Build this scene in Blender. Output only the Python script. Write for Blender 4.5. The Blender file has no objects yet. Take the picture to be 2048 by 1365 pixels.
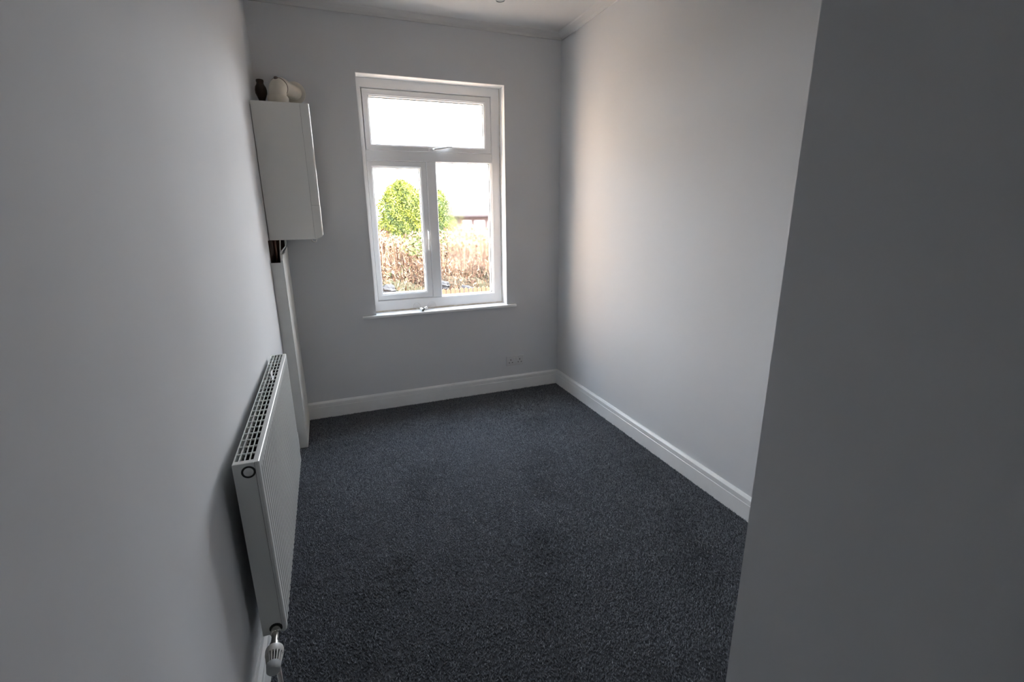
import bpy, bmesh, math, random
import numpy as np
from mathutils import Vector, Matrix

random.seed(7)
rng = np.random.default_rng(7)
S = bpy.context.scene
COL = S.collection

# ---------------------------------------------------------------- camera
cam_d = bpy.data.cameras.new('camera')
cam_d.sensor_width = 36.0
cam_d.lens = 946.43 / 2048 * 36.0
cam_d.clip_start = 0.02
cam_d.clip_end = 300
cam = bpy.data.objects.new('camera', cam_d)
COL.objects.link(cam)
rt = Vector((0.93221717, -0.36175763, -0.01012721))
up = Vector((0.10463151, 0.2426265, 0.9644608))
fw = Vector((0.34644393, 0.90014654, -0.26403184))
M = Matrix((rt, up, -fw)).transposed().to_4x4()
M.translation = Vector((0, 0, 1.5))
cam.matrix_world = M
S.camera = cam

# ---------------------------------------------------------------- sky, sun, exposure
SKY = 6.4
SUN = 18.0
W = bpy.data.worlds.new('sky')
S.world = W
W.use_nodes = True
nt = W.node_tree
nt.nodes.clear()
out = nt.nodes.new('ShaderNodeOutputWorld')
bg = nt.nodes.new('ShaderNodeBackground')
tc = nt.nodes.new('ShaderNodeTexCoord')
sx = nt.nodes.new('ShaderNodeSeparateXYZ')
rp = nt.nodes.new('ShaderNodeValToRGB')           # bright overcast sky, a touch bluer overhead
rp.color_ramp.elements[0].position = 0.0
rp.color_ramp.elements[0].color = (0.97, 0.975, 1.0, 1)
rp.color_ramp.elements[1].position = 0.8
rp.color_ramp.elements[1].color = (0.70, 0.82, 1.0, 1)
nt.links.new(tc.outputs['Generated'], sx.inputs[0])
nt.links.new(sx.outputs['Z'], rp.inputs[0])
nt.links.new(rp.outputs[0], bg.inputs['Color'])
bg.inputs['Strength'].default_value = SKY
nt.links.new(bg.outputs[0], out.inputs[0])

sun_d = bpy.data.lights.new('sun', 'SUN')
sun_d.energy = SUN
sun_d.color = (1.0, 0.93, 0.82)
sun_d.angle = math.radians(1.5)
sun = bpy.data.objects.new('sun', sun_d)
sun.location = (9, 3, 10)
sun.rotation_euler = Vector((-0.8, 0.16, -0.85)).to_track_quat('-Z', 'Y').to_euler()
COL.objects.link(sun)

# daylight portal in the window opening: emits nothing, only guides the sampling of the sky
por_d = bpy.data.lights.new('window_portal', 'AREA')
por_d.shape = 'RECTANGLE'
por_d.size = 1.06
por_d.size_y = 1.66
por_d.cycles.is_portal = True
por = bpy.data.objects.new('window_portal', por_d)
por.location = (0.829, 4.0, 1.579)
por.rotation_euler = (math.radians(-90), 0, 0)
COL.objects.link(por)

S.view_settings.view_transform = 'Standard'
S.view_settings.look = 'None'
S.view_settings.exposure = 2.08
S.view_settings.gamma = 1.0
S.view_settings.use_curve_mapping = False
S.cycles.max_bounces = 14
S.cycles.diffuse_bounces = 8
S.cycles.glossy_bounces = 4
S.cycles.transmission_bounces = 8
S.cycles.transparent_max_bounces = 16
S.cycles.use_denoising = True
S.cycles.sample_clamp_indirect = 6.0

# ---------------------------------------------------------------- materials
def mat(name, col, rough=0.5, spec=0.5, metal=0.0, var=0.0, vscale=6.0, bump=0.0, bscale=60.0, col2=None, stretch=None, bdist=0.01, detail=4.0, bdetail=3.0):
    m = bpy.data.materials.new(name)
    m.use_nodes = True
    n = m.node_tree.nodes
    l = m.node_tree.links
    b = n['Principled BSDF']
    b.inputs['Base Color'].default_value = (*col, 1)
    b.inputs['Roughness'].default_value = rough
    b.inputs['Metallic'].default_value = metal
    b.inputs['Specular IOR Level'].default_value = spec
    t = n.new('ShaderNodeTexCoord')
    vec = t.outputs['Object']
    if stretch:
        mp = n.new('ShaderNodeMapping')
        mp.inputs['Scale'].default_value = stretch
        l.new(vec, mp.inputs[0])
        vec = mp.outputs[0]
    if var > 0 or col2:
        z = n.new('ShaderNodeTexNoise')
        z.inputs['Scale'].default_value = vscale
        z.inputs['Detail'].default_value = detail
        l.new(vec, z.inputs['Vector'])
        r = n.new('ShaderNodeValToRGB')
        r.color_ramp.elements[0].position = 0.35
        r.color_ramp.elements[1].position = 0.65
        c2 = col2 if col2 else tuple(min(1, c * (1 + var)) for c in col)
        c1 = col if col2 else tuple(c * (1 - var) for c in col)
        r.color_ramp.elements[0].color = (*c1, 1)
        r.color_ramp.elements[1].color = (*c2, 1)
        l.new(z.outputs['Fac'], r.inputs[0])
        l.new(r.outputs[0], b.inputs['Base Color'])
    if bump > 0:
        z2 = n.new('ShaderNodeTexNoise')
        z2.inputs['Scale'].default_value = bscale
        z2.inputs['Detail'].default_value = bdetail
        l.new(vec, z2.inputs['Vector'])
        bp = n.new('ShaderNodeBump')
        bp.inputs['Strength'].default_value = bump
        bp.inputs['Distance'].default_value = bdist
        l.new(z2.outputs['Fac'], bp.inputs['Height'])
        l.new(bp.outputs[0], b.inputs['Normal'])
    return m

M_wall = mat('wall_paint', (0.64, 0.645, 0.655), 0.75, 0.25, bump=0.08, bscale=220, bdist=0.002)
M_hall = mat('hall_light_absorber', (0.05, 0.045, 0.04), 0.7, 0.3)  # unseen added hall, near-black to cut light bounced onto the near walls
M_wallL = mat('wall_paint_wavy', (0.64, 0.645, 0.655), 0.7, 0.25, bump=0.30, bscale=1.5, bdist=0.03, stretch=(1, 3.0, 0.22), bdetail=0.6)
M_ceil = mat('ceiling_paint', (0.60, 0.59, 0.58), 0.8, 0.2, bump=0.05, bscale=150, bdist=0.002)
M_trim = mat('gloss_trim_paint', (0.80, 0.80, 0.79), 0.35, 0.5, var=0.02, vscale=12)
M_upvc = mat('window_plastic', (0.90, 0.90, 0.90), 0.3, 0.5)
M_sill = mat('sill_gloss', (0.88, 0.88, 0.87), 0.28, 0.5)
M_reveal = mat('reveal_white_paint', (0.86, 0.86, 0.86), 0.45, 0.4)
M_seal = mat('dirty_sealant', (0.55, 0.48, 0.36), 0.6, 0.3, col2=(0.75, 0.73, 0.68), vscale=25)
M_gasket = mat('gasket', (0.03, 0.03, 0.03), 0.6)
M_boiler = mat('boiler_enamel', (0.76, 0.75, 0.71), 0.28, 0.5)
M_boiler_seam = mat('boiler_seam', (0.16, 0.155, 0.145), 0.7)
M_boilerfront = mat('boiler_front_gloss', (0.76, 0.75, 0.71), 0.14, 0.6)
M_flue = mat('flue_plastic', (0.66, 0.61, 0.52), 0.45, 0.4, var=0.04, vscale=20)
M_brown = mat('dark_brown_glass', (0.035, 0.018, 0.010), 0.35, 0.3, var=0.3, vscale=25)
M_knob = mat('brown_cap', (0.10, 0.07, 0.055), 0.5)
M_boxing = mat('boxing_paint', (0.72, 0.72, 0.69), 0.5, 0.4, var=0.03, vscale=9)
M_wood = mat('raw_dark_wood', (0.03, 0.017, 0.011), 0.85, 0.2, col2=(0.06, 0.033, 0.02), vscale=14)
M_copper = mat('tarnished_copper', (0.11, 0.05, 0.03), 0.5, 0.5, metal=0.7, var=0.3, vscale=20)
M_cable = mat('white_cable', (0.55, 0.53, 0.50), 0.5)
M_rad = mat('radiator_enamel', (0.66, 0.665, 0.64), 0.30, 0.5)
M_radin = mat('radiator_inside_shade', (0.035, 0.028, 0.024), 0.7, 0.3)  # near-black colour stands in for shade between the radiator panels
M_chrome = mat('valve_chrome', (0.62, 0.60, 0.56), 0.22, 0.5, metal=1.0, var=0.15, vscale=60)
M_dark = mat('dark_slot', (0.02, 0.018, 0.015), 0.7)
M_valve = mat('valve_plastic', (0.62, 0.60, 0.57), 0.45)
M_valvegrey = mat('valve_grey_cap', (0.42, 0.43, 0.43), 0.5)
M_socket = mat('socket_plastic', (0.60, 0.60, 0.60), 0.35)
M_cap = mat('bulb_cap_metal', (0.78, 0.77, 0.76), 0.35, metal=0.5)
M_lampwhite = mat('lampholder_white', (0.90, 0.89, 0.88), 0.2)
M_floor = mat('carpet_backing', (0.06, 0.062, 0.068), 0.95, 0.1)

def carpet_mat():
    m = mat('carpet_pile', (0.03, 0.032, 0.036), 0.95, 0.08)
    n = m.node_tree.nodes; l = m.node_tree.links
    b = n['Principled BSDF']
    at = n.new('ShaderNodeAttribute'); at.attribute_name = 'shade'
    r = n.new('ShaderNodeValToRGB')
    e = r.color_ramp.elements
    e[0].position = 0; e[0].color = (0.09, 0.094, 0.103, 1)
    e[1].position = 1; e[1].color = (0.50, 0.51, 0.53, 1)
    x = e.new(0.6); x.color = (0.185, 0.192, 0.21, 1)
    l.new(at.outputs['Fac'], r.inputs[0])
    l.new(r.outputs[0], b.inputs['Base Color'])
    return m
M_carpet = carpet_mat()

def schlick(n, l, f0):
    # thin-sheet reflectance, the same from both sides
    lw = n.new('ShaderNodeLayerWeight'); lw.inputs['Blend'].default_value = 0.5
    p = n.new('ShaderNodeMath'); p.operation = 'POWER'; p.inputs[1].default_value = 5.0
    m = n.new('ShaderNodeMath'); m.operation = 'MULTIPLY_ADD'; m.inputs[1].default_value = 0.9 - f0; m.inputs[2].default_value = f0
    l.new(lw.outputs['Facing'], p.inputs[0]); l.new(p.outputs[0], m.inputs[0])
    return m
def glass_mat(name, fog=False):
    m = bpy.data.materials.new(name)
    m.use_nodes = True
    n = m.node_tree.nodes; l = m.node_tree.links
    n.clear()
    o = n.new('ShaderNodeOutputMaterial')
    tr = n.new('ShaderNodeBsdfTransparent'); tr.inputs[0].default_value = (0.96, 0.97, 0.965, 1)
    gl = n.new('ShaderNodeBsdfGlossy'); gl.inputs['Roughness'].default_value = 0.02
    fr = schlick(n, l, 0.04)
    mx = n.new('ShaderNodeMixShader')
    l.new(fr.outputs[0], mx.inputs[0]); l.new(tr.outputs[0], mx.inputs[1]); l.new(gl.outputs[0], mx.inputs[2])
    last = mx.outputs[0]
    if fog:
        # condensation inside the failed double glazing: clear rim, blurred middle, runs at the bottom
        t = n.new('ShaderNodeTexCoord')
        sp = n.new('ShaderNodeSeparateXYZ'); l.new(t.outputs['Object'], sp.inputs[0])
        nz = n.new('ShaderNodeTexNoise'); nz.inputs['Scale'].default_value = 9
        mp = n.new('ShaderNodeMapping'); mp.inputs['Scale'].default_value = (2.5, 1, 0.6)
        l.new(t.outputs['Object'], mp.inputs[0]); l.new(mp.outputs[0], nz.inputs['Vector'])
        def ramp(src, a, b):
            q = n.new('ShaderNodeMapRange'); q.interpolation_type = 'SMOOTHSTEP'
            q.inputs['From Min'].default_value = a; q.inputs['From Max'].default_value = b
            l.new(src, q.inputs['Value']); return q.outputs[0]
        def math_(op, a, b):
            q = n.new('ShaderNodeMath'); q.operation = op
            for i, v in enumerate((a, b)):
                if isinstance(v, float): q.inputs[i].default_value = v
                else: l.new(v, q.inputs[i])
            return q.outputs[0]
        wob = math_('MULTIPLY', math_('SUBTRACT', nz.outputs['Fac'], 0.5), 0.22)
        xx = math_('ADD', sp.outputs['X'], math_('MULTIPLY', wob, 0.4)); zz = math_('ADD', sp.outputs['Z'], wob)
        k = math_('MULTIPLY', math_('MULTIPLY', ramp(xx, -0.165, -0.085), ramp(xx, 0.205, 0.17)), math_('MULTIPLY', ramp(zz, -0.36, -0.20), math_('SUBTRACT', 1.0, math_('MULTIPLY', ramp(zz, 0.02, 0.32), 0.75))))
        rf = n.new('ShaderNodeBsdfRefraction'); rf.inputs['Roughness'].default_value = 0.13; rf.inputs['IOR'].default_value = 1.1
        tl = n.new('ShaderNodeBsdfTranslucent'); tl.inputs[0].default_value = (0.9, 0.9, 0.9, 1)
        m1 = n.new('ShaderNodeMixShader'); m1.inputs[0].default_value = 0.006
        l.new(rf.outputs[0], m1.inputs[1]); l.new(tl.outputs[0], m1.inputs[2])
        m2 = n.new('ShaderNodeMixShader')
        l.new(math_('MULTIPLY', k, 0.8), m2.inputs[0]); l.new(last, m2.inputs[1]); l.new(m1.outputs[0], m2.inputs[2])
        last = m2.outputs[0]
    l.new(last, o.inputs[0])
    return m
M_glass = glass_mat('clear_pane')
M_fog = glass_mat('misted_pane', True)
def bulb_mat():
    m = bpy.data.materials.new('bulb_glass'); m.use_nodes = True
    n = m.node_tree.nodes; l = m.node_tree.links; n.clear()
    o = n.new('ShaderNodeOutputMaterial')
    tr = n.new('ShaderNodeBsdfTransparent'); tr.inputs[0].default_value = (0.985, 0.985, 0.985, 1)
    gl = n.new('ShaderNodeBsdfGlossy'); gl.inputs['Roughness'].default_value = 0.03
    fr = schlick(n, l, 0.03)
    mx = n.new('ShaderNodeMixShader')
    l.new(fr.outputs[0], mx.inputs[0]); l.new(tr.outputs[0], mx.inputs[1]); l.new(gl.outputs[0], mx.inputs[2])
    l.new(mx.outputs[0], o.inputs[0]); return m
M_bulb = bulb_mat()

# ---------------------------------------------------------------- mesh helpers
def link(name, me, parent=None, loc=None):
    o = bpy.data.objects.new(name, me)
    COL.objects.link(o)
    if parent is not None:
        o.parent = parent
        o.matrix_parent_inverse = Matrix.Identity(4)
        if loc is None:
            o.location = -world_loc(parent)
        else:
            o.location = Vector(loc) - world_loc(parent)
    elif loc is not None:
        o.location = loc
    return o
def world_loc(o):
    v = Vector(o.location)
    while o.parent is not None:
        o = o.parent
        v += o.location
    return v
def obj(name, bm, m, parent=None, loc=None, smooth=False):
    """bm is in world coordinates unless loc is given (then it is local to loc)"""
    bmesh.ops.recalc_face_normals(bm, faces=bm.faces)
    me = bpy.data.meshes.new(name)
    bm.to_mesh(me); bm.free()
    for k in (m if isinstance(m, (list, tuple)) else [m]):
        me.materials.append(k)
    if smooth:
        for p in me.polygons: p.use_smooth = True
        try: me.set_sharp_from_angle(angle=math.radians(40))
        except Exception: pass
    return link(name, me, parent, loc)
def empty(name, loc, label=None, cat=None, group=None, kind=None):
    o = bpy.data.objects.new(name, None)
    o.location = loc; o.empty_display_size = 0.05
    COL.objects.link(o)
    return tag(o, label, cat, group, kind)
def tag(o, label=None, cat=None, group=None, kind=None):
    if label: o['label'] = label
    if cat: o['category'] = cat
    if group: o['group'] = group
    if kind: o['kind'] = kind
    return o
def box(bm, x0, x1, y0, y1, z0, z1, bev=0.0, seg=2, mi=0):
    vs = [bm.verts.new((x, y, z)) for z in (z0, z1) for y in (y0, y1) for x in (x0, x1)]
    fs = [bm.faces.new([vs[i] for i in f]) for f in ((0, 2, 3, 1), (4, 5, 7, 6), (0, 1, 5, 4), (2, 6, 7, 3), (0, 4, 6, 2), (1, 3, 7, 5))]
    for f in fs: f.material_index = mi
    if bev > 0:
        es = list({e for f in fs for e in f.edges})
        bmesh.ops.bevel(bm, geom=es, offset=bev, segments=seg, profile=0.6, affect='EDGES')
    return vs
def prism(bm, pts, axis, a, b):
    """polygon pts (2D) extruded along axis between a and b"""
    def P(p, t):
        return {0: (t, p[0], p[1]), 1: (p[0], t, p[1]), 2: (p[0], p[1], t)}[axis]
    A = [bm.verts.new(P(p, a)) for p in pts]; B = [bm.verts.new(P(p, b)) for p in pts]
    n = len(pts)
    bm.faces.new(A); bm.faces.new(B[::-1])
    for i in range(n):
        bm.faces.new((A[i], B[i], B[(i + 1) % n], A[(i + 1) % n]))
def frame_axes(d):
    d = Vector(d).normalized()
    a = Vector((0, 0, 1)) if abs(d.z) < 0.9 else Vector((1, 0, 0))
    u = d.cross(a).normalized()
    return d, u, d.cross(u).normalized()
def lathe(bm, p0, d, prof, n=24, mi=0, capa=True, capb=True):
    d, u, v = frame_axes(d)
    p0 = Vector(p0)
    rings = []
    for r, t in prof:
        c = p0 + d * t
        rings.append([bm.verts.new(c + (u * math.cos(2 * math.pi * k / n) + v * math.sin(2 * math.pi * k / n)) * r) for k in range(n)])
    for a, b in zip(rings, rings[1:]):
        for k in range(n):
            f = bm.faces.new((a[k], a[(k + 1) % n], b[(k + 1) % n], b[k])); f.material_index = mi
    if capa: bm.faces.new(rings[0][::-1]).material_index = mi
    if capb: bm.faces.new(rings[-1]).material_index = mi
def tube(bm, pts, r, n=10, mi=0):
    pts = [Vector(p) for p in pts]
    rs = r if isinstance(r, (list, tuple)) else [r] * len(pts)
    rings = []
    ref = None
    for i, p in enumerate(pts):
        t = (pts[min(i + 1, len(pts) - 1)] - pts[max(i - 1, 0)]).normalized()
        if ref is None:
            _, u, v = frame_axes(t)
        else:
            u = (ref - t * ref.dot(t)).normalized(); v = t.cross(u)
        ref = u
        rings.append([bm.verts.new(p + (u * math.cos(2 * math.pi * k / n) + v * math.sin(2 * math.pi * k / n)) * rs[i]) for k in range(n)])
    for a, b in zip(rings, rings[1:]):
        for k in range(n):
            bm.faces.new((a[k], a[(k + 1) % n], b[(k + 1) % n], b[k])).material_index = mi
    bm.faces.new(rings[0][::-1]).material_index = mi; bm.faces.new(rings[-1]).material_index = mi
def ring(bm, loops):
    """closed rectangular frame; loops = [(x0,x1,z0,z1,y), ...] around the profile"""
    R = []
    for x0, x1, z0, z1, y in loops:
        R.append([bm.verts.new(p) for p in ((x0, y, z0), (x1, y, z0), (x1, y, z1), (x0, y, z1))])
    n = len(R)
    for i in range(n):
        a, b = R[i], R[(i + 1) % n]
        for k in range(4):
            bm.faces.new((a[k], a[(k + 1) % 4], b[(k + 1) % 4], b[k]))
def new(): return bmesh.new()

# ---------------------------------------------------------------- the room
XR, YB, HC = 1.826, 3.6263, 2.775        # right wall, window wall, ceiling
YN, XN = 0.60, 0.7388                    # near wall on the right: face and edge
WX0, WX1, WZ0, WZ1 = 0.3006, 1.356, 0.737, 2.403
YO = 4.05                                # outer face of the window wall
def xl(y): return -0.313 - (3.2 - y) * 0.0145   # left wall runs slightly out of square
YE = -3.4                                # end of the unseen dark hall added behind the camera

b = new(); box(b, -0.7, 2.2, YE - 0.15, YO, -0.12, 0.0)
floor = obj('floor', b, M_floor); tag(floor, 'floor under the charcoal carpet', kind='structure')
b = new(); box(b, -0.7, 2.2, YE - 0.15, YO, HC, HC + 0.25)
tag(obj('ceiling', b, M_ceil), 'plain pale grey painted ceiling', kind='structure')
b = new()
box(b, -0.7, WX0, YB, YO, -0.1, HC); box(b, WX1, 2.2, YB, YO, -0.1, HC)
box(b, WX0, WX1, YB, YO, -0.1, WZ0); box(b, WX0, WX1, YB, YO, WZ1, HC)
wall_back = tag(obj('wall_back', b, M_wall), 'pale grey painted wall with the window', kind='structure')
b = new(); prism(b, [(xl(YE) - 0.3, YE - 0.15), (xl(YE - 0.15), YE - 0.15), (xl(YO), YO), (xl(YE) - 0.3, YO)], 2, -0.1, HC)
tag(obj('wall_left', b, M_wallL), 'pale grey painted wall behind the radiator and boiler', kind='structure')
b = new(); box(b, XR, 2.2, YN, YB, -0.1, HC)
tag(obj('wall_right', b, M_wall), 'pale grey painted wall to the right of the window', kind='structure')
b = new(); box(b, XN, 2.2, -0.6, YN, -0.1, HC)
tag(obj('wall_front', b, M_wall), 'shaded near wall filling the right side of the view', kind='structure')
b = new(); box(b, 1.4, 2.2, YE, -0.6, -0.1, HC)
tag(obj('wall_hall_added', b, M_hall), 'added dark side wall behind the camera, cutting bounced light', kind='structure')
b = new(); box(b, -0.7, 2.2, YE - 0.15, YE, -0.1, HC)
tag(obj('wall_rear', b, M_hall), 'added dark end wall behind the camera, cutting bounced light', kind='structure')

# carpet pile: leaning tufts over the floor
def carpet():
    N = 210000
    x = rng.uniform(-0.345, XR - 0.018, N); y = rng.uniform(0.62, YB - 0.016, N)
    e = rng.random(N) < 0.12
    keep = (x > (-0.313 - (3.2 - y) * 0.0145) + 0.018) & ~((x < -0.24) & (y > 3.14))
    x, y = x[keep], y[keep]; N = len(x)
    # brushed patches: lean direction and height drift slowly over the floor
    def lf(a, b_, c, d, p): return np.sin(a * x + b_ * y + p) * np.cos(c * x - d * y + 1.7 * p)
    patch = lf(5.1, 2.3, 3.7, 6.1, 0.4) + 0.7 * lf(9.3, 4.4, 7.9, 11.3, 2.1) + 0.5 * lf(17, 21, 13, 19, 4.4)
    ang = rng.uniform(0, 6.283, N) * 0.5 + 0.9 * patch
    lean = rng.uniform(0.2, 0.9, N) * 0.006
    h = rng.uniform(0.005, 0.009, N) * (1 + 0.07 * patch)
    w = rng.uniform(0.0020, 0.0034, N)
    rot = rng.uniform(0, 6.283, N)
    V = np.zeros((N, 4, 3), np.float32)
    for k in range(3):
        V[:, k, 0] = x + w * np.cos(rot + k * 2.0944); V[:, k, 1] = y + w * np.sin(rot + k * 2.0944); V[:, k, 2] = 0.0005
    V[:, 3, 0] = x + lean * np.cos(ang); V[:, 3, 1] = y + lean * np.sin(ang); V[:, 3, 2] = h
    base = (np.arange(N) * 4)[:, None]
    F = np.concatenate([base + np.array([[0, 1, 3]]), base + np.array([[1, 2, 3]]), base + np.array([[2, 0, 3]])], 1).reshape(-1, 3)
    me = bpy.data.meshes.new('carpet_pile')
    me.vertices.add(N * 4); me.vertices.foreach_set('co', V.ravel())
    me.loops.add(len(F) * 3); me.loops.foreach_set('vertex_index', F.ravel().astype(np.int32))
    me.polygons.add(len(F)); me.polygons.foreach_set('loop_start', np.arange(0, len(F) * 3, 3, dtype=np.int32))
    me.polygons.foreach_set('loop_total', np.full(len(F), 3, np.int32))
    me.update(calc_edges=True)
    a = me.attributes.new('shade', 'FLOAT', 'POINT')
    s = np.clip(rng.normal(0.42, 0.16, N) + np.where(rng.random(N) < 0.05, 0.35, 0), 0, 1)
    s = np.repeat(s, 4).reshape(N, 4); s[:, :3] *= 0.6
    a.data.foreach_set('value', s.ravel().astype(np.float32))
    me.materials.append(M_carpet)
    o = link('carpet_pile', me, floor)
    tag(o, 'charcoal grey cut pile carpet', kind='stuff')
carpet()

# coving, baseboards
cv = 0.035
def coving(name, pts, axis, a, b_, label):
    bb = new(); prism(bb, pts, axis, a, b_)
    tag(obj(name, bb, M_ceil), label, kind='structure')
P = [(YB, HC), (YB - 0.06, HC), (YB - 0.052, HC - 0.008), (YB - 0.02, HC - 0.022), (YB - 0.008, HC - cv), (YB, HC - cv)]
coving('trim_1', P, 0, -0.32, XR, 'narrow coving above the window wall')
P = [(XR, HC), (XR - 0.06, HC), (XR - 0.052, HC - 0.008), (XR - 0.02, HC - 0.022), (XR - 0.008, HC - cv), (XR, HC - cv)]
coving('trim_2', P, 1, YN, YB, 'narrow coving above the right wall')
def bb_prof(s, t=0.018, h=0.13):
    return [(0, 0), (s * t, 0), (s * t, 0.088), (s * (t - 0.002), 0.090), (s * (t - 0.002), 0.093), (s * t, 0.095), (s * t, h - 0.012), (s * (t - 0.009), h), (0, h)]
b = new(); prism(b, [(YB + p, q) for p, q in bb_prof(-1)], 0, -0.245, XR)
tag(obj('baseboard_back', b, M_trim), 'white baseboard below the window', kind='structure')
b = new(); prism(b, [(XR + p, q) for p, q in bb_prof(-1)], 1, YN, YB)
tag(obj('baseboard_right', b, M_trim), 'white moulded baseboard along the right wall', kind='structure')
b = new()
pr = bb_prof(1)
A = [b.verts.new((xl(YE) + p, YE, q)) for p, q in pr]; B = [b.verts.new((xl(3.15) + p, 3.15, q)) for p, q in pr]
b.faces.new(A); b.faces.new(B[::-1])
for i in range(len(pr)): b.faces.new((A[i], B[i], B[(i + 1) % len(pr)], A[(i + 1) % len(pr)]))
tag(obj('baseboard_left', b, M_trim), 'white baseboard below the radiator', kind='structure')

# ---------------------------------------------------------------- window
YF = 3.736
win = empty('window_1', (0.829, YF, 0.76), 'white plastic casement window with three panes', kind='structure')
b = new()
ox0, ox1, oz0, oz1 = 0.296, 1.352, 0.760, 2.400
ix0, ix1, iz0, iz1 = 0.338, 1.283, 0.843, 2.339
ring(b, [(ox0, ox1, oz0, oz1, YF + 0.07), (ox0, ox1, oz0, oz1, YF), (ix0 - .004, ix1 + .004, iz0 - .004, iz1 + .004, YF), (ix0, ix1, iz0, iz1, YF + 0.006), (ix0, ix1, iz0, iz1, YF + 0.063), (ix0 + .014, ix1 - .014, iz0 + .004, iz1 - .014, YF + 0.063), (ix0 + .014, ix1 - .014, iz0 + .004, iz1 - .014, YF + 0.07)])
obj('outer_frame', b, M_upvc, win)
b = new(); box(b, ix0, ix1, YF + 0.0005, YF + 0.069, 1.866, 1.934, 0.004)
obj('transom', b, M_upvc, win)
b = new(); box(b, 0.768, 0.838, YF + 0.001, YF + 0.068, iz0, 1.866, 0.004)
obj('mullion', b, M_upvc, win)
def sash(x0, x1, z0, z1, gx0, gx1, gz0, gz1):
    g = 0.0025
    x0 += g; x1 -= g; z0 += g; z1 -= g
    bb = new(); y0 = YF + 0.004
    ring(bb, [(x0, x1, z0, z1, YF + 0.062), (x0, x1, z0, z1, y0 + 0.004), (x0 + .004, x1 - .004, z0 + .004, z1 - .004, y0),
              (gx0 - .012, gx1 + .012, gz0 - .012, gz1 + .012, y0), (gx0 - .010, gx1 + .010, gz0 - .010, gz1 + .010, y0 + .003), (gx0 - .003, gx1 + .003, gz0 - .003, gz1 + .003, y0 + .006),
              (gx0, gx1, gz0, gz1, y0 + .014), (gx0, gx1, gz0, gz1, YF + 0.062)])
    s = obj('sash', bb, M_upvc, win)
    gasket(s, gx0, gx1, gz0, gz1)
    pane(s, gx0, gx1, gz0, gz1, M_glass)
    return s
def pane(parent, x0, x1, z0, z1, m):
    bb = new(); hx, hz = (x1 - x0) / 2 + .004, (z1 - z0) / 2 + .004
    box(bb, -hx, hx, -0.002, 0.002, -hz, hz)
    return obj('pane', bb, m, parent, loc=((x0 + x1) / 2, YF + 0.036, (z0 + z1) / 2))
def gasket(parent, x0, x1, z0, z1):
    bb = new(); t = 0.0035
    ring(bb, [(x0 - .001, x1 + .001, z0 - .001, z1 + .001, YF + .031), (x0 - .001, x1 + .001, z0 - .001, z1 + .001, YF + .024), (x0 + t, x1 - t, z0 + t, z1 - t, YF + .027), (x0 + t, x1 - t, z0 + t, z1 - t, YF + .031)])
    return obj('gasket', bb, M_gasket, parent)
s_top = sash(0.341, 1.283, 1.934, 2.338, 0.389, 1.226, 1.978, 2.287)
s_left = sash(0.336, 0.768, 0.843, 1.866, 0.379, 0.713, 0.896, 1.815)
b = new()
gx0, gx1, gz0, gz1 = 0.842, 1.270, 0.848, 1.863
ring(b, [(gx0 - .006, gx1 + .013, gz0 - .006, gz1 + .004, YF + .03), (gx0 - .004, gx1 + .013, gz0 - .005, gz1 + .004, YF + .004), (gx0, gx1, gz0, gz1, YF + .016), (gx0, gx1, gz0, gz1, YF + .03)])
bead = obj('glazing_bead', b, M_upvc, win)
gasket(bead, gx0, gx1, gz0, gz1)
pane(bead, gx0, gx1, gz0, gz1, M_fog)['label'] = 'misted pane with condensation between the glass'
b = new()
box(b, WX1 - 0.003, WX1 + 0.0005, YB + 0.0005, YF, 0.757, WZ1); box(b, WX0 - 0.0005, WX0 + 0.003, YB + 0.0005, YF, 0.757, WZ1)
box(b, WX0 + 0.003, WX1 - 0.003, YB + 0.0005, YF, WZ1 - 0.003, WZ1 + 0.0005)
obj('reveal_lining', b, M_reveal, win)
# handles
b = new()
box(b, 0.748, 0.766, YF - 0.012, YF + 0.005, 1.298, 1.372, 0.004)
tube(b, [(0.757, YF - 0.010, 1.355), (0.757, YF - 0.026, 1.348), (0.756, YF - 0.036, 1.325), (0.752, YF - 0.038, 1.29), (0.748, YF - 0.034, 1.25), (0.748, YF - 0.030, 1.217)], [0.010, 0.010, 0.009, 0.007, 0.006, 0.005], 10)
obj('handle', b, M_upvc, s_left, smooth=True)
b = new()
box(b, 0.79, 0.868, YF - 0.012, YF + 0.005, 1.938, 1.958, 0.004)
tube(b, [(0.826, YF - 0.010, 1.949), (0.832, YF - 0.026, 1.950), (0.855, YF - 0.036, 1.953), (0.89, YF - 0.038, 1.960), (0.93, YF - 0.034, 1.967), (0.962, YF - 0.030, 1.969)], [0.010, 0.010, 0.009, 0.007, 0.006, 0.005], 10)
obj('handle', b, M_upvc, s_top, smooth=True)
# sill board and sealant
b = new()
box(b, 0.203, 1.432, 3.600, YB, WZ0, 0.757, 0.006, 3); box(b, WX0, WX1, YB - 0.004, YF + 0.03, WZ0 + 0.0002, 0.7568)
obj('sill', b, M_sill, win, smooth=True)
b = new(); prism(b, [(YF, 0.757), (YF - 0.007, 0.757), (YF, 0.765)], 0, WX0, WX1 - 0.004)
prism(b, [(WX1, YF - 0.006), (WX1, YF), (WX1 - 0.006, YF)], 2, 0.757, WZ1)
obj('sealant', b, M_seal, win)
# outer sill
b = new(); prism(b, [(YF + 0.06, 0.757), (YO + 0.05, 0.735), (YO + 0.05, 0.715), (YF + 0.06, 0.737)], 0, WX0, WX1)
obj('outer_sill', b, M_upvc, win)

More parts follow.
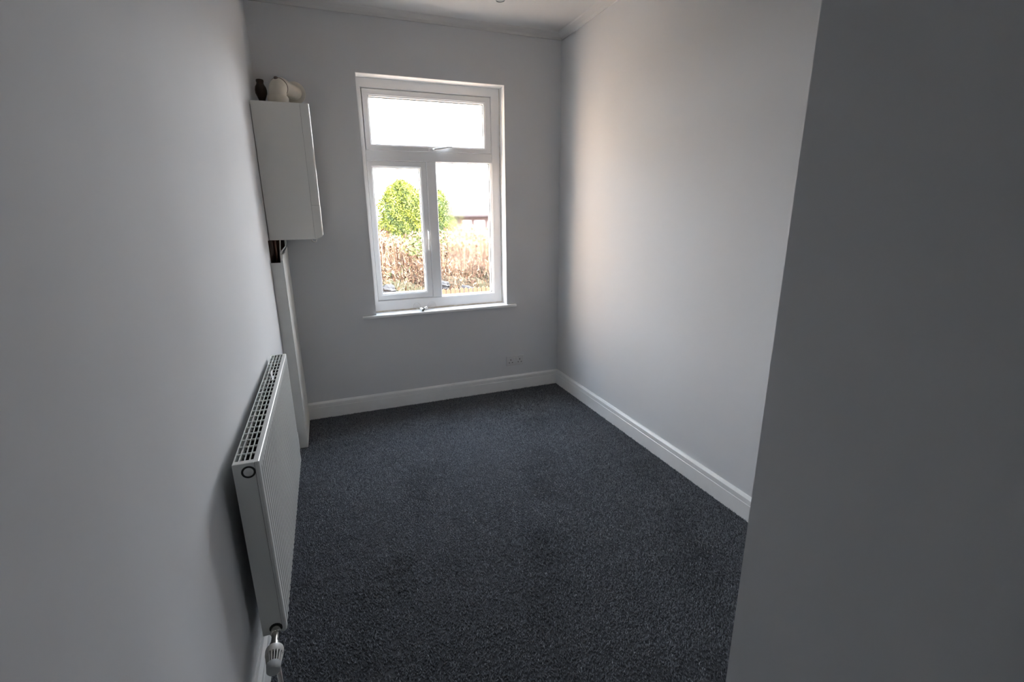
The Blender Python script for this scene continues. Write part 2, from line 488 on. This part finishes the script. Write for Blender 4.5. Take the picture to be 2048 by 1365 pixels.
# ---------------------------------------------------------------- two loose bulbs on the sill
def bulb(center, d, label):
    c = Vector(center); d = Vector(d).normalized()
    t = empty('light_bulb', (c.x, c.y, 0.757), label, 'light bulb', 'spare bulbs on the window sill')
    bb = new()
    prof = [(0.002, -0.030)] + [(0.030 * math.sin(a), -0.030 * math.cos(a)) for a in [0.35, 0.7, 1.05, 1.4, 1.75, 2.1]] + [(0.0205, 0.026), (0.0160, 0.036), (0.0130, 0.046), (0.0120, 0.052)]
    lathe(bb, c, d, prof, 24)
    obj('globe', bb, M_bulb, t, smooth=True)
    bb = new(); lathe(bb, c, d, [(0.0122, 0.050), (0.0122, 0.074), (0.0105, 0.076)], 20)
    _, u, v = frame_axes(d)
    for sgn in (1, -1):
        lathe(bb, c + d * 0.068 + u * 0.011 * sgn, u * sgn, [(0.0018, 0), (0.0018, 0.005)], 8)
    obj('cap', bb, M_cap, t, smooth=True)
    bb = new(); lathe(bb, c, d, [(0.0104, 0.0758), (0.0085, 0.079)], 16)
    obj('contact_base', bb, M_gasket, t)
    bb = new(); tube(bb, [c + d * 0.05, c + d * 0.015, c + d * 0.0 + u * 0.008], 0.0016, 6)
    obj('filament_stem', bb, M_cap, t)
bulb((0.622, 3.686, 0.787), (0.42, -0.78, -0.24), 'clear glass bulb on the sill with its metal cap pointing into the room')
bulb((0.742, 3.688, 0.787), (-0.86, -0.30, -0.24), 'clear glass bulb on the sill, its globe right of the other bulb')

# ---------------------------------------------------------------- socket
sk = empty('wall_socket', (1.421, YB, 0.263), 'white double power socket low on the window wall near the corner', 'power socket')
b = new(); box(b, 1.341, 1.501, YB - 0.009, YB, 0.220, 0.306, 0.004, 2)
obj('faceplate', b, M_socket, sk)
for cx in (1.380, 1.462):
    b = new()
    for dx, dz, w_, h_ in ((0, 0.016, .006, .012), (-0.014, -0.008, .009, .006), (0.014, -0.008, .009, .006)):
        box(b, cx + dx - w_ / 2, cx + dx + w_ / 2, YB - 0.0095, YB - 0.006, 0.255 + dz - h_ / 2, 0.255 + dz + h_ / 2)
    obj('pin_holes', b, M_dark, sk)
for cx in (1.408, 1.434):
    b = new(); box(b, cx - 0.007, cx + 0.007, YB - 0.013, YB - 0.007, 0.268, 0.292, 0.002)
    obj('switch', b, M_socket, sk)

# ---------------------------------------------------------------- boiler
BX0, BX1, BY0, BY1, BZ0, BZ1 = -0.309, -0.004, 3.22, 3.605, 1.348, 2.114
SX = -0.054     # seam between casing and front cover
bo = empty('boiler', (BX0, 3.41, BZ0), 'white wall-hung boiler high on the left wall beside the window', 'boiler')
b = new(); box(b, BX0, SX - 0.0004, BY0, BY1, BZ0, BZ1, 0.0012, 2)
obj('casing', b, M_boiler, bo)
b = new(); box(b, SX - 0.004, SX + 0.003, BY0 + 0.003, BY1 - 0.003, BZ0 + 0.004, BZ1 - 0.004)
obj('seam', b, M_boiler_seam, bo)
def cover_outline():
    r, P_ = 0.014, []
    for cx_, cy_, a0 in ((BX1 - r, BY0 + r, -90), (BX1 - r, BY1 - r, 0)):
        for k in range(7):
            a = math.radians(a0 + 15 * k); P_.append((cx_ + r * math.cos(a), cy_ + r * math.sin(a)))
    return [(SX + 0.0006, BY0)] + P_ + [(SX + 0.0006, BY1)]
b = new(); prism(b, cover_outline(), 2, 1.5490, BZ1)
obj('front_cover', b, M_boilerfront, bo, smooth=True)
b = new(); prism(b, cover_outline(), 2, BZ0, 1.5478)
for v in b.verts:                                  # the flap's lower front edge is cut back
    if v.co.z < BZ0 + 0.001 and v.co.x > BX1 - 0.024:
        v.co.z += (v.co.x - (BX1 - 0.024)) * 1.1
obj('lower_flap', b, M_boilerfront, bo, smooth=True)
b = new(); tube(b, [(-0.078, 3.25, 1.349), (-0.073, 3.25, 1.336), (-0.062, 3.25, 1.329), (-0.052, 3.25, 1.332), (-0.048, 3.25, 1.349)], 0.004, 8)
obj('filling_loop', b, M_cable, bo, smooth=True)
b = new(); box(b, xl(3.4) - 0.002, BX0 + 0.001, BY0 + 0.012, BY1 - 0.02, BZ0 + 0.01, BZ1 - 0.02)
obj('wall_bracket', b, M_boiler_seam, bo)

# flue rising from the boiler top and turning into the window wall
fl = empty('boiler_flue', (-0.172, 3.42, BZ1), 'cream rounded flue elbow on top of the boiler, turning into the wall', 'flue')
c0 = Vector((-0.172, 3.42, BZ1))
b = new(); lathe(b, c0, (0, 0, 1), [(0.058, 0), (0.058, 0.060), (0.054, 0.068), (0.050, 0.069)], 32)
obj('base_collar', b, M_flue, fl, smooth=True)
hd = Vector((0.40, 0.916, 0)).normalized()
pts = []
Rb = 0.062
for a in np.linspace(0, math.pi / 2, 11):
    pts.append(c0 + Vector((0, 0, 0.073 + Rb * math.sin(a))) + hd * Rb * (1 - math.cos(a)))
end = pts[-1]
tl = (YB + 0.02 - end.y) / hd.y
b = new(); tube(b, [c0 + Vector((0, 0, 0.06))] + pts, 0.049, 32)
obj('elbow', b, M_flue, fl, smooth=True)
b = new(); tube(b, [end - hd * 0.005, end + hd * tl], 0.045, 32)
obj('duct', b, M_flue, fl, smooth=True)
b = new()
for i in (7,):
    t_ = (pts[i + 1] - pts[i - 1]).normalized()
    lathe(b, pts[i] - t_ * 0.003, t_, [(0.048, 0), (0.0505, 0.0005), (0.0505, 0.0055), (0.048, 0.006)], 32)
obj('joint_seal', b, M_knob, fl, smooth=True)
b = new(); lathe(b, Vector((end.x, YB, end.z)) + Vector((hd.x / hd.y * (YB - end.y), 0, 0)), (0, -1, 0), [(0.066, 0), (0.066, 0.006), (0.050, 0.016)], 32)
obj('wall_collar', b, M_flue, fl, smooth=True)
b = new(); lathe(b, pts[5] + Vector((0, 0, 0.046)) - hd * 0.014, (0, 0, 1), [(0.012, -0.006), (0.012, 0.008), (0.009, 0.012)], 14)
obj('test_cap', b, M_knob, fl, smooth=True)

# brown bottle-shaped thing beside it
bt = new(); lathe(bt, (-0.262, 3.45, BZ1), (0, 0, 1), [(0.020, 0), (0.019, 0.036), (0.018, 0.046), (0.024, 0.062), (0.032, 0.082), (0.033, 0.100), (0.030, 0.116), (0.022, 0.130), (0.019, 0.140), (0.021, 0.146), (0.021, 0.156), (0.019, 0.158)], 28)
tag(obj('brown_bottle', bt, M_brown, loc=None, smooth=True), 'small dark brown bottle standing on the boiler beside the left wall', 'bottle')

# ---------------------------------------------------------------- boxing in the corner and the pipes in it
BXR, BYF, BZT = -0.2462, 3.153, 1.2185
bx = empty('pipe_boxing', (-0.28, 3.4, 0), 'tall narrow white boxed pipe casing in the corner below the boiler', 'pipe casing')
b = new(); box(b, xl(BYF) + 0.0006, BXR - 0.0035, BYF, BYF + 0.012, 0, BZT, 0.001, 1)
obj('front_panel', b, M_boxing, bx)
b = new(); prism(b, [(BYF + 0.003, 0), (YB, 0), (YB, 1.285), (3.30, 1.262), (3.20, 1.262), (BYF + 0.003, BZT + 0.012)], 0, BXR - 0.012, BXR)
obj('side_panel', b, M_boxing, bx)
b = new(); box(b, xl(YB) + 0.0006, BXR - 0.013, YB - 0.03, YB - 0.001, 0.9, BZ0 - 0.001)
obj('back_board', b, M_wood, bx)
b = new(); prism(b, [(xl(BYF) + 0.0008, BYF + 0.02), (xl(BYF) + 0.007, BYF + 0.02), (xl(3.58) + 0.007, 3.58), (xl(3.58) + 0.0008, 3.58)], 2, 0.9, BZ0 - 0.001)
obj('side_batten', b, M_wood, bx)
pw = empty('pipework', (-0.275, 3.3, 1.0), 'tarnished pipes and white cables in the gap below the boiler', 'pipes')
for px, py, r in ((-0.289, 3.27, 0.0085), (-0.272, 3.36, 0.0085), (-0.289, 3.44, 0.012)):
    b = new(); lathe(b, (px, py, 0.9), (0, 0, 1), [(r, 0), (r, 0.30), (r * 1.35, 0.305), (r * 1.35, 0.335), (r, 0.34), (r, BZ0 - 0.9)], 12)
    obj('copper_pipe', b, M_copper, pw, smooth=True)
b = new(); tube(b, [(-0.262, 3.22, 1.0), (-0.266, 3.215, 1.16), (-0.262, 3.21, 1.24), (-0.259, 3.225, 1.29), (-0.254, 3.25, 1.349)], 0.0032, 8)
obj('cable', b, M_cable, pw, smooth=True)
b = new(); tube(b, [(-0.262, 3.23, 1.2), (-0.259, 3.215, 1.255), (-0.249, 3.22, 1.285), (-0.228, 3.245, 1.310), (-0.224, 3.25, 1.330), (-0.226, 3.255, 1.349)], 0.0036, 8)
obj('cable', b, M_cable, pw, smooth=True)
b = new(); tube(b, [(-0.262, 3.235, 1.22), (-0.253, 3.212, 1.262), (-0.243, 3.215, 1.265), (-0.236, 3.24, 1.272)], 0.0036, 8)
obj('cable', b, M_cable, pw, smooth=True)

# ---------------------------------------------------------------- radiator
RX0, RX1, RY0, RY1, RZ0, RZ1 = -0.307, -0.2385, 1.375, 2.512, 0.236, 0.829
ra = empty('radiator', (-0.275, 1.94, RZ0), 'long white ribbed panel radiator on the left wall', 'radiator')
b = new()
prof = [(0.0, 0.004), (0.004, 0.0)]
n = 34; p0 = 0.020; pitch = (RY1 - RY0 - 0.04) / n
for i in range(n):
    q = p0 + i * pitch
    prof += [(q + pitch * 0.10, 0.0), (q + pitch * 0.28, 0.0065), (q + pitch * 0.50, 0.0065), (q + pitch * 0.68, 0.0)]
L = RY1 - RY0
prof += [(L - 0.004, 0.0), (L, 0.004)]
rows = [(RZ0, 0.75, 0.004), (RZ0 + 0.004, 0.85, 0.0), (RZ0 + 0.02, 1.0, 0.0), (RZ1 - 0.050, 1.0, 0.0), (RZ1 - 0.030, 0.0, 0.0), (RZ1 - 0.002, 0.0, 0.0), (RZ1, 0.0, 0.002)]
G = []
for z, k, inset in rows:
    G.append([b.verts.new((RX1 - (d * k if 1 < i < len(prof) - 2 else d) - inset, RY0 + y, z)) for i, (y, d) in enumerate(prof)])
for a, c in zip(G, G[1:]):
    for i in range(len(prof) - 1):
        b.faces.new((a[i], a[i + 1], c[i + 1], c[i]))
ext = bmesh.ops.extrude_face_region(b, geom=list(b.faces))
for v in ext['geom']:
    if isinstance(v, bmesh.types.BMVert): v.co.x = RX1 - 0.0115
obj('front_panel', b, M_rad, ra)
b = new(); box(b, RX0, RX0 + 0.008, RY0 + 0.004, RY1 - 0.004, RZ0, RZ1 - 0.030, 0.002)
obj('rear_panel', b, M_rad, ra)
b = new(); box(b, RX0 + 0.0085, RX1 - 0.012, RY0 + 0.006, RY1 - 0.006, RZ0 + 0.05, RZ1 - 0.045)  # solid dark block added so the grille holes look shaded
obj('inside_shade_block', b, M_radin, ra)
b = new()
for i in range(44):
    y = RY0 + 0.03 + i * (L - 0.06) / 43
    box(b, RX0 + 0.009, RX1 - 0.013, y - 0.0006, y + 0.0006, RZ0 + 0.03, RZ1 - 0.035)
obj('convector_fins', b, M_radin, ra)
for k, (ya, yb) in enumerate(((RY0, RY0 + 0.003), (RY1 - 0.003, RY1))):
    b = new(); box(b, RX0 + 0.0005, RX1 - 0.0125, ya, yb, RZ0 + 0.001, RZ1 - 0.002, 0.0012, 2)
    # folded lip over the top
    yy = (ya, ya + 0.020) if k == 0 else (yb - 0.008, yb)
    box(b, RX0 + 0.0005, RX1 - 0.0125, yy[0] + 0.0004, yy[1] - 0.0004, RZ1 - 0.004, RZ1 - 0.0005, 0.001, 1)
    obj('end_cover', b, M_rad, ra)
b = new()
gx0, gx1 = RX0 + 0.003, RX1 - 0.0130
gy0, gy1 = RY0 + 0.019, RY1 - 0.007
zt0, zt1 = RZ1 - 0.006, RZ1 - 0.001
cw = (gx1 - gx0) / 4
box(b, gx0 - 0.002, gx0 + 0.0012, gy0, gy1, zt0 - 0.012, zt1); box(b, gx1 - 0.0028, gx1 + 0.001, gy0, gy1, zt0 - 0.006, zt1)
for i in (1, 2, 3):
    x = gx0 + cw * i; box(b, x - 0.0012, x + 0.0012, gy0, gy1, zt0, zt1)
ny = 23
for i in range(ny + 1):
    y = gy0 + (gy1 - gy0) * i / ny
    box(b, gx0, gx1, max(gy0, y - 0.0022), min(gy1, y + 0.0022), zt0, zt1 - 0.0003)
obj('top_grille', b, M_rad, ra)
# round plug in the near end
pc = Vector((-0.268, RY0, 0.801))
b = new(); lathe(b, pc, (0, -1, 0), [(0.0185, -0.001), (0.0185, 0.0006), (0.0130, 0.0006), (0.0130, -0.001)], 28)
ring_o = obj('plug_ring', b, M_dark, ra)
b = new(); lathe(b, pc, (0, -1, 0), [(0.0130, -0.001), (0.0130, 0.0012), (0.0115, 0.0024)], 28)
obj('blanking_plug', b, M_rad, ra, smooth=True)
b = new(); lathe(b, (-0.268, RY0, 0.256), (0, -1, 0), [(0.0185, -0.002), (0.0185, 0.0006), (0.010, 0.0006)], 24)
obj('port_ring', b, M_dark, ra)

# thermostatic valve at the lower near end
va = empty('radiator_valve', (-0.268, 1.30, 0.256), 'white slotted thermostatic valve below the near end of the radiator', 'radiator valve')
ax = Vector((0.03, -1, -0.02)).normalized()
v0 = Vector((-0.268, RY0, 0.256))
b = new(); lathe(b, v0, ax, [(0.0135, 0.0007), (0.0135, 0.012), (0.0145, 0.013), (0.0145, 0.022), (0.011, 0.023), (0.011, 0.058), (0.0155, 0.061), (0.0155, 0.078)], 20)
tube(b, [v0 + ax * 0.042, v0 + ax * 0.045 + Vector((-0.004, 0, -0.02)), v0 + ax * 0.045 + Vector((-0.005, 0, -0.045))], [0.011, 0.012, 0.013], 16)
obj('valve_body', b, M_chrome, va, smooth=True)
b = new(); lathe(b, v0, ax, [(0.0150, 0.010), (0.0160, 0.011), (0.0160, 0.021), (0.0150, 0.022)], 6)
obj('union_nut', b, M_chrome, va)
b = new(); lathe(b, v0, ax, [(0.0180, 0.077), (0.0240, 0.079), (0.0252, 0.084), (0.0252, 0.099), (0.0238, 0.102)], 28)
obj('head_collar', b, M_valve, va, smooth=True)
b = new(); lathe(b, v0, ax, [(0.0185, 0.100), (0.0150, 0.134)], 24)
obj('head_core', b, M_dark, va)
_, u_, w_ = frame_axes(ax)
for k in range(18):
    a = 2 * math.pi * k / 18
    r_ = u_ * math.cos(a) + w_ * math.sin(a); s_ = ax.cross(r_)
    b = new()
    q = []
    for t, r0, r1, hw in ((0.100, 0.017, 0.0242, 0.0017), (0.133, 0.0145, 0.0192, 0.0013)):
        c = v0 + ax * t
        q.append([b.verts.new(c + r_ * rr + s_ * sg) for rr, sg in ((r0, -hw), (r1, -hw), (r1, hw), (r0, hw))])
    b.faces.new(q[0][::-1]); b.faces.new(q[1])
    for i in range(4): b.faces.new((q[0][i], q[0][(i + 1) % 4], q[1][(i + 1) % 4], q[1][i]))
    obj('head_rib', b, M_valve, va)
b = new(); lathe(b, v0, ax, [(0.0194, 0.131), (0.0196, 0.135), (0.0182, 0.152), (0.0150, 0.156)], 28)
obj('head_tip', b, M_valvegrey, va, smooth=True)
b = new(); lathe(b, v0 + ax * 0.045 + Vector((-0.005, 0, -0.04)), (0, 0, -1), [(0.0075, 0), (0.0075, 0.2155)], 16)
obj('supply_pipe', b, M_valve, va, smooth=True)

# white sliver lying on the grille
b = new(); prism(b, [(-0.2835, 2.245), (-0.276, 2.235), (-0.270, 2.165), (-0.262, 2.155), (-0.260, 2.105), (-0.268, 2.108), (-0.274, 2.16), (-0.280, 2.19)], 2, RZ1 - 0.0009, RZ1 + 0.0015)
tag(obj('plastic_clip', b, M_lampwhite), 'small white plastic sliver lying on the radiator grille', 'plastic clip')

# ---------------------------------------------------------------- pendant lampholder
pe = empty('pendant_light', (0.745, 2.04, HC), 'white bare lampholder hanging from the ceiling at the top edge', 'pendant light')
pc = Vector((0.747, 2.03, 2.3065))
b = new(); lathe(b, pc, (0, 0, 1), [(0.0175, 0.0), (0.0195, 0.0), (0.0200, 0.018), (0.0175, 0.022), (0.0175, 0.045), (0.012, 0.060), (0.006, 0.066)], 28, capa=False)
lathe(b, pc + Vector((0, 0, 0.0022)), (0, 0, 1), [(0.0172, 0), (0.0172, 0.004)], 20)
obj('lampholder', b, M_lampwhite, pe, smooth=True)
b = new(); tube(b, [pc + Vector((0, 0, 0.06)), (0.745, 2.03, 2.5), (0.745, 2.04, HC)], 0.0032, 8)
obj('flex', b, M_lampwhite, pe, smooth=True)
b = new(); lathe(b, (0.745, 2.04, HC), (0, 0, -1), [(0.038, 0), (0.037, 0.010), (0.026, 0.022), (0.010, 0.030)], 28)
obj('ceiling_rose', b, M_lampwhite, pe, smooth=True)

# ---------------------------------------------------------------- the garden outside
GZ = -0.9
M_soil = mat('rough_ground', (0.030, 0.023, 0.015), 0.95, 0.1, col2=(0.025, 0.027, 0.013), vscale=0.8)
def leafmat(name, c1, c2, scale, c3=None):
    m = mat(name, c1, 0.7, 0.2)
    n = m.node_tree.nodes; l = m.node_tree.links
    b_ = n['Principled BSDF']
    at = n.new('ShaderNodeAttribute'); at.attribute_name = 'shade'
    r = n.new('ShaderNodeValToRGB')
    r.color_ramp.elements[0].color = (*c1, 1); r.color_ramp.elements[1].color = (*c2, 1)
    if c3: r.color_ramp.elements.new(0.5).color = (*c3, 1)
    l.new(at.outputs['Fac'], r.inputs[0]); l.new(r.outputs[0], b_.inputs['Base Color'])
    return m
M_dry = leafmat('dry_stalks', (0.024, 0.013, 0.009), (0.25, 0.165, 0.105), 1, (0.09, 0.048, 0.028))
M_tree1 = leafmat('yellow_green_needles', (0.040, 0.055, 0.014), (0.30, 0.29, 0.04), 1, (0.14, 0.155, 0.022))
M_tree2 = leafmat('grey_green_needles', (0.036, 0.055, 0.018), (0.24, 0.26, 0.045), 1, (0.11, 0.135, 0.028))
M_ivy = leafmat('ivy_leaves', (0.05, 0.07, 0.02), (0.2, 0.21, 0.09), 1)
M_bark = mat('bark', (0.12, 0.08, 0.05), 0.9)
M_stone = mat('grey_stone', (0.017, 0.017, 0.019), 0.9, 0.2, var=0.35, vscale=3, bump=0.5, bscale=8, bdist=0.05)
M_picket = mat('orange_wood', (0.125, 0.068, 0.04), 0.7, 0.2, var=0.25, vscale=7)
M_brick = mat('far_brick', (0.07, 0.04, 0.033), 0.9, 0.1, var=0.1, vscale=20)
M_roof = mat('far_roof_tile', (0.05, 0.036, 0.036), 0.8, 0.2, var=0.1, vscale=5)
M_farwin = mat('far_window_glass', (0.30, 0.36, 0.42), 0.1, 0.6)

b = new()
R_ = 140
vs = [b.verts.new(p) for p in ((-R_, YO, GZ), (R_, YO, GZ), (R_, R_, GZ), (-R_, R_, GZ))]
b.faces.new(vs)
vs2 = [b.verts.new(p) for p in ((-R_, -R_, GZ), (R_, -R_, GZ))]
b.faces.new((vs2[0], vs2[1], vs[1], vs[0]))
tag(obj('ground', b, M_soil), 'rough ground of the garden outside', kind='structure')

b = new(); box(b, -6, 8, YO + 0.02, 6.28, GZ - 0.05, GZ + 0.03)  # unseen paving added to bounce warm sunlight onto upper wall and ceiling
tag(obj('patio_bounce', b, mat('paving_bounce', (0.40, 0.31, 0.24), 0.9, 0.2, var=0.06, vscale=2)), 'unseen pale paving below the window, added to bounce warm light inside', kind='structure')
b = new(); box(b, -2.2, -1.7, YO + 0.02, 8.0, GZ - 0.05, 3.3)
tag(obj('wall_neighbour', b, mat('cream_render', (0.72, 0.55, 0.42), 0.9, 0.2, var=0.05, vscale=2)), 'sunlit cream rendered side wall of the neighbouring house outside', kind='structure')
def quads(name, C, A, B, shade, m, parent=None):
    """one mesh of N flat leaves: centres C, half axes A and B"""
    N = len(C)
    V = np.stack([C - A, C + B, C + A, C - B], 1).astype(np.float32)
    me = bpy.data.meshes.new(name)
    me.vertices.add(N * 4); me.vertices.foreach_set('co', V.ravel())
    me.loops.add(N * 4); me.loops.foreach_set('vertex_index', np.arange(N * 4, dtype=np.int32))
    me.polygons.add(N); me.polygons.foreach_set('loop_start', np.arange(0, N * 4, 4, dtype=np.int32))
    me.polygons.foreach_set('loop_total', np.full(N, 4, np.int32))
    me.update(calc_edges=True)
    a = me.attributes.new('shade', 'FLOAT', 'POINT')
    a.data.foreach_set('value', np.repeat(np.clip(shade, 0, 1), 4).astype(np.float32))
    me.materials.append(m)
    return link(name, me, parent)
def rvec(N):
    v = rng.normal(size=(N, 3)); return v / np.linalg.norm(v, axis=1)[:, None]

hedge = empty('dry_hedge', (2.6, 8.9, GZ), 'overgrown hedge of bleached dry stalks and dead leaves across the garden', 'hedge')
# dry overgrown hedge: stalks and dead leaves
N = 5200
x = rng.uniform(-1.45, 7.5, N); y = rng.uniform(8.0, 9.6, N)
topz = 1.16 + 0.07 * np.sin(x * 3.1) + 0.05 * np.sin(x * 7.7 + 1) + (9.0 - y) * -0.05
h = topz - GZ
zc = np.where(rng.random(N) < 0.5, topz - rng.uniform(0.25, 0.7, N), GZ + rng.uniform(0.3, 1.2, N))
ln = rng.uniform(0.18, 0.45, N)
C_ = np.stack([x, y, zc], 1)
A_ = np.stack([rng.normal(0, .10, N), rng.normal(0, .12, N), np.ones(N)], 1) * ln[:, None]
B_ = np.stack([rng.uniform(.004, .011, N), rng.normal(0, .006, N), np.zeros(N)], 1)
tag(quads('dry_stalks', C_, A_, B_, rng.normal(0.72, 0.22, N), M_dry, hedge), 'bleached dry stalks', kind='stuff')
N = 30000
x = rng.uniform(-1.45, 7.5, N); y = rng.uniform(6.5, 8.3, N)
z = GZ + 1.25 * np.clip((y - 6.35) / 1.0, 0, 1) * .95 + rng.random(N) ** 1.5 * 0.5
sz = rng.uniform(.010, .035, N)[:, None]
litter = tag(quads('bank_litter', np.stack([x, y, z], 1), rvec(N) * sz * [1, 1, 2.2], rvec(N) * sz * .4, rng.normal(.42, .26, N) + .2 * np.sin(x * 6 + z * 5), M_dry), 'dead leaves and twigs covering the bank outside', kind='stuff')
N = 46000
x = rng.uniform(-1.45, 7.5, N); y = rng.uniform(8.1, 9.8, N)
topz = 1.16 + 0.07 * np.sin(x * 3.1) + 0.05 * np.sin(x * 7.7 + 1)
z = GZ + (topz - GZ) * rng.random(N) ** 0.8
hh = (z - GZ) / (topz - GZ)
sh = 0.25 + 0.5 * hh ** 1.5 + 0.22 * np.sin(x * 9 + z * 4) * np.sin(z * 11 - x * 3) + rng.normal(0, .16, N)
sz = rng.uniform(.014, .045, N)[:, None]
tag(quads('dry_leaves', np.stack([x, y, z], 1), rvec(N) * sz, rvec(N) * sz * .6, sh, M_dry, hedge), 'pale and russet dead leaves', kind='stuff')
N = 700
x = np.concatenate([rng.normal(1.42, .10, N // 3), rng.normal(1.9, .5, N // 8), rng.normal(0.95, .2, N // 8)]); y = rng.uniform(7.85, 8.3, len(x)); z = np.concatenate([rng.normal(0.98, .10, N // 3), rng.normal(1.02, .06, N // 8), rng.normal(.40, .12, N // 8)])
sz = rng.uniform(.02, .045, len(x))[:, None]
tag(quads('ivy', np.stack([x, y, z], 1), rvec(len(x)) * sz, rvec(len(x)) * sz * .8, rng.random(len(x)), M_ivy, hedge), 'green ivy leaves', kind='stuff')

# two conifers
def conifer(cx, cy, r, top, m, label, N):
    t = empty('conifer', (cx, cy, GZ), label, 'tree')
    bb = new(); lathe(bb, (cx, cy, GZ), (0, 0, 1), [(0.10, 0), (0.07, 1.2), (0.02, (top - GZ) * .85)], 10)
    obj('trunk', bb, M_bark, t)
    bb = new(); hh_ = top - GZ
    lathe(bb, (cx, cy, GZ), (0, 0, 1), [(r * q * .82, .1 + hh_ * t_) for q, t_ in ((.6, 0), (.95, .12), (.98, .35), (.93, .58), (.78, .76), (.48, .88), (.1, .95))], 24)
    for v in bb.verts:
        d = v.co - Vector((cx, cy, v.co.z)); aa = math.atan2(d.y, d.x)
        v.co += d * (.10 * math.sin(5 * aa + 4 * v.co.z) + .07 * math.sin(3 * aa - 9 * v.co.z))
    obj('inner_boughs', bb, m, t, smooth=True)
    u = rng.random(N) ** 0.85
    a = rng.uniform(0, 2 * np.pi, N)
    prof = np.interp(u, [0, .12, .35, .6, .8, .93, 1.0], [.80, .98, 1.0, .97, .84, .55, .12])
    lump = 1 + .10 * np.sin(5 * a + 9 * u) + .08 * np.sin(3 * a - 17 * u) + .06 * np.sin(11 * a + 23 * u)
    rr = r * prof * lump * np.sqrt(rng.uniform(.55, 1.05, N))
    C = np.stack([cx + rr * np.cos(a), cy + rr * np.sin(a), GZ + .15 + u * (top - GZ - .15) + rng.normal(0, .03, N)], 1)
    sz = rng.uniform(.022, .055, N)[:, None]
    sh = .45 + .35 * np.sin(7 * a + 31 * u) * np.sin(13 * u + 3 * a) + rng.normal(0, .18, N)
    f = quads('foliage', C, rvec(N) * sz, rvec(N) * sz * .55, sh, m, t)
    f['kind'] = 'stuff'
conifer(2.42, 16.0, .80, 2.47, M_tree1, 'yellow-green conifer seen through the left pane', 22000)
conifer(3.62, 17.6, .90, 2.42, M_tree2, 'green conifer half hidden behind the window mullion', 22000)

# stones on the bank
for k, (sx_, sy_, sz_, r_, lab) in enumerate(((0.78, 7.0, .47, .11, 'grey stone on the bank at the left of the left pane'), (1.15, 6.9, .36, .12, 'grey stone low behind the right part of the left pane'),
                                  (1.62, 7.1, .47, .09, 'small grey stone on the bank beside the mullion'), (1.92, 6.9, .37, .14, 'large grey stone behind the low fence in the misted pane'))):
    bb = new(); bmesh.ops.create_icosphere(bb, subdivisions=3, radius=r_)
    for v in bb.verts:
        d = v.co.normalized()
        v.co *= 1 + .16 * math.sin(4 * d.x + k) * math.cos(5 * d.y + 2 * k) + .10 * math.sin(9 * d.z + 3 * d.x)
        v.co.z *= .72
    tag(obj('boulder', bb, M_stone, loc=(sx_, sy_, sz_ - .05)), lab, 'stone', 'stones on the garden bank')
bb = new()
ny_, nx_ = 14, 40
gv = [[bb.verts.new((-1.65 + 9.2 * i / nx_, 6.3 + 3.4 * j / ny_, GZ + 1.25 * min(1, max(0, j - 0.2) / 4) * (1 + .10 * math.sin(i * 1.3 + j)) - (0.02 if j == 0 else 0))) for i in range(nx_ + 1)] for j in range(ny_ + 1)]
for j in range(ny_):
    for i in range(nx_): bb.faces.new((gv[j][i], gv[j][i + 1], gv[j + 1][i + 1], gv[j + 1][i]))
gb = tag(obj('garden_bank', bb, M_soil, smooth=True), 'earth bank below the dry hedge', kind='structure')

litter.parent = gb
# low picket fence
fe = empty('picket_fence', (1.6, 5.5, GZ), 'low orange-brown picket fence at the foot of the misted pane', 'fence')
x_ = 1.20; k = 0
pm = None
while x_ < 2.6:
    if pm is None:
        bb = new(); prism(bb, [(-.022, GZ), (.022, GZ), (.022, .612), (0, .63), (-.022, .612)], 1, -.009, .009)
        o_ = obj('picket', bb, M_picket, fe, loc=(x_, 5.5, 0)); pm = o_
    else:
        o_ = pm.copy(); COL.objects.link(o_); o_.parent = fe; o_.location = pm.location + Vector((x_ - 1.20, 0, random.uniform(-.012, .008)))
    x_ += .055; k += 1
for z_ in (.45, -.5):
    bb = new(); box(bb, 1.16, 2.64, 5.512, 5.54, z_ - .03, z_ + .03)
    obj('rail', bb, M_picket, fe)

# far bungalow
ho = empty('bungalow', (12, 31, GZ), 'distant brick bungalow with a pale tiled roof, right of the trees', 'house')
bb = new(); box(bb, 8.0, 17.0, 30.0, 37.0, GZ, 1.30)
obj('wall', bb, M_brick, ho)
bb = new(); prism(bb, [(29.6, 1.22), (29.6, 1.32), (33.5, 3.6), (37.4, 1.32), (37.4, 1.22)], 0, 9.3, 17.4)
v = [bb.verts.new(p) for p in ((7.6, 29.6, 1.22), (7.6, 29.6, 1.32), (7.6, 37.4, 1.32), (7.6, 37.4, 1.22), (9.3, 29.6, 1.22), (9.3, 29.6, 1.32), (9.9, 33.5, 3.6), (9.3, 37.4, 1.32), (9.3, 37.4, 1.22))]
bb.faces.new((v[1], v[5], v[6])); bb.faces.new((v[1], v[6], v[2])); bb.faces.new((v[2], v[6], v[7])); bb.faces.new((v[0], v[4], v[5], v[1])); bb.faces.new((v[3], v[2], v[7], v[8])); bb.faces.new((v[0], v[1], v[2], v[3])); bb.faces.new((v[0], v[3], v[8], v[4]))
obj('roof', bb, M_roof, ho)
for wx in (9.05, 12.2):
    bb = new(); box(bb, wx, wx + 0.66, 29.93, 30.02, .1, .95)
    wf = obj('window', bb, M_upvc, ho)
    for q in (0, 1):
        bb = new(); box(bb, wx + .05 + q * .29, wx + .32 + q * .29, 29.90, 29.94, .16, .89)
        obj('pane', bb, M_farwin, wf)
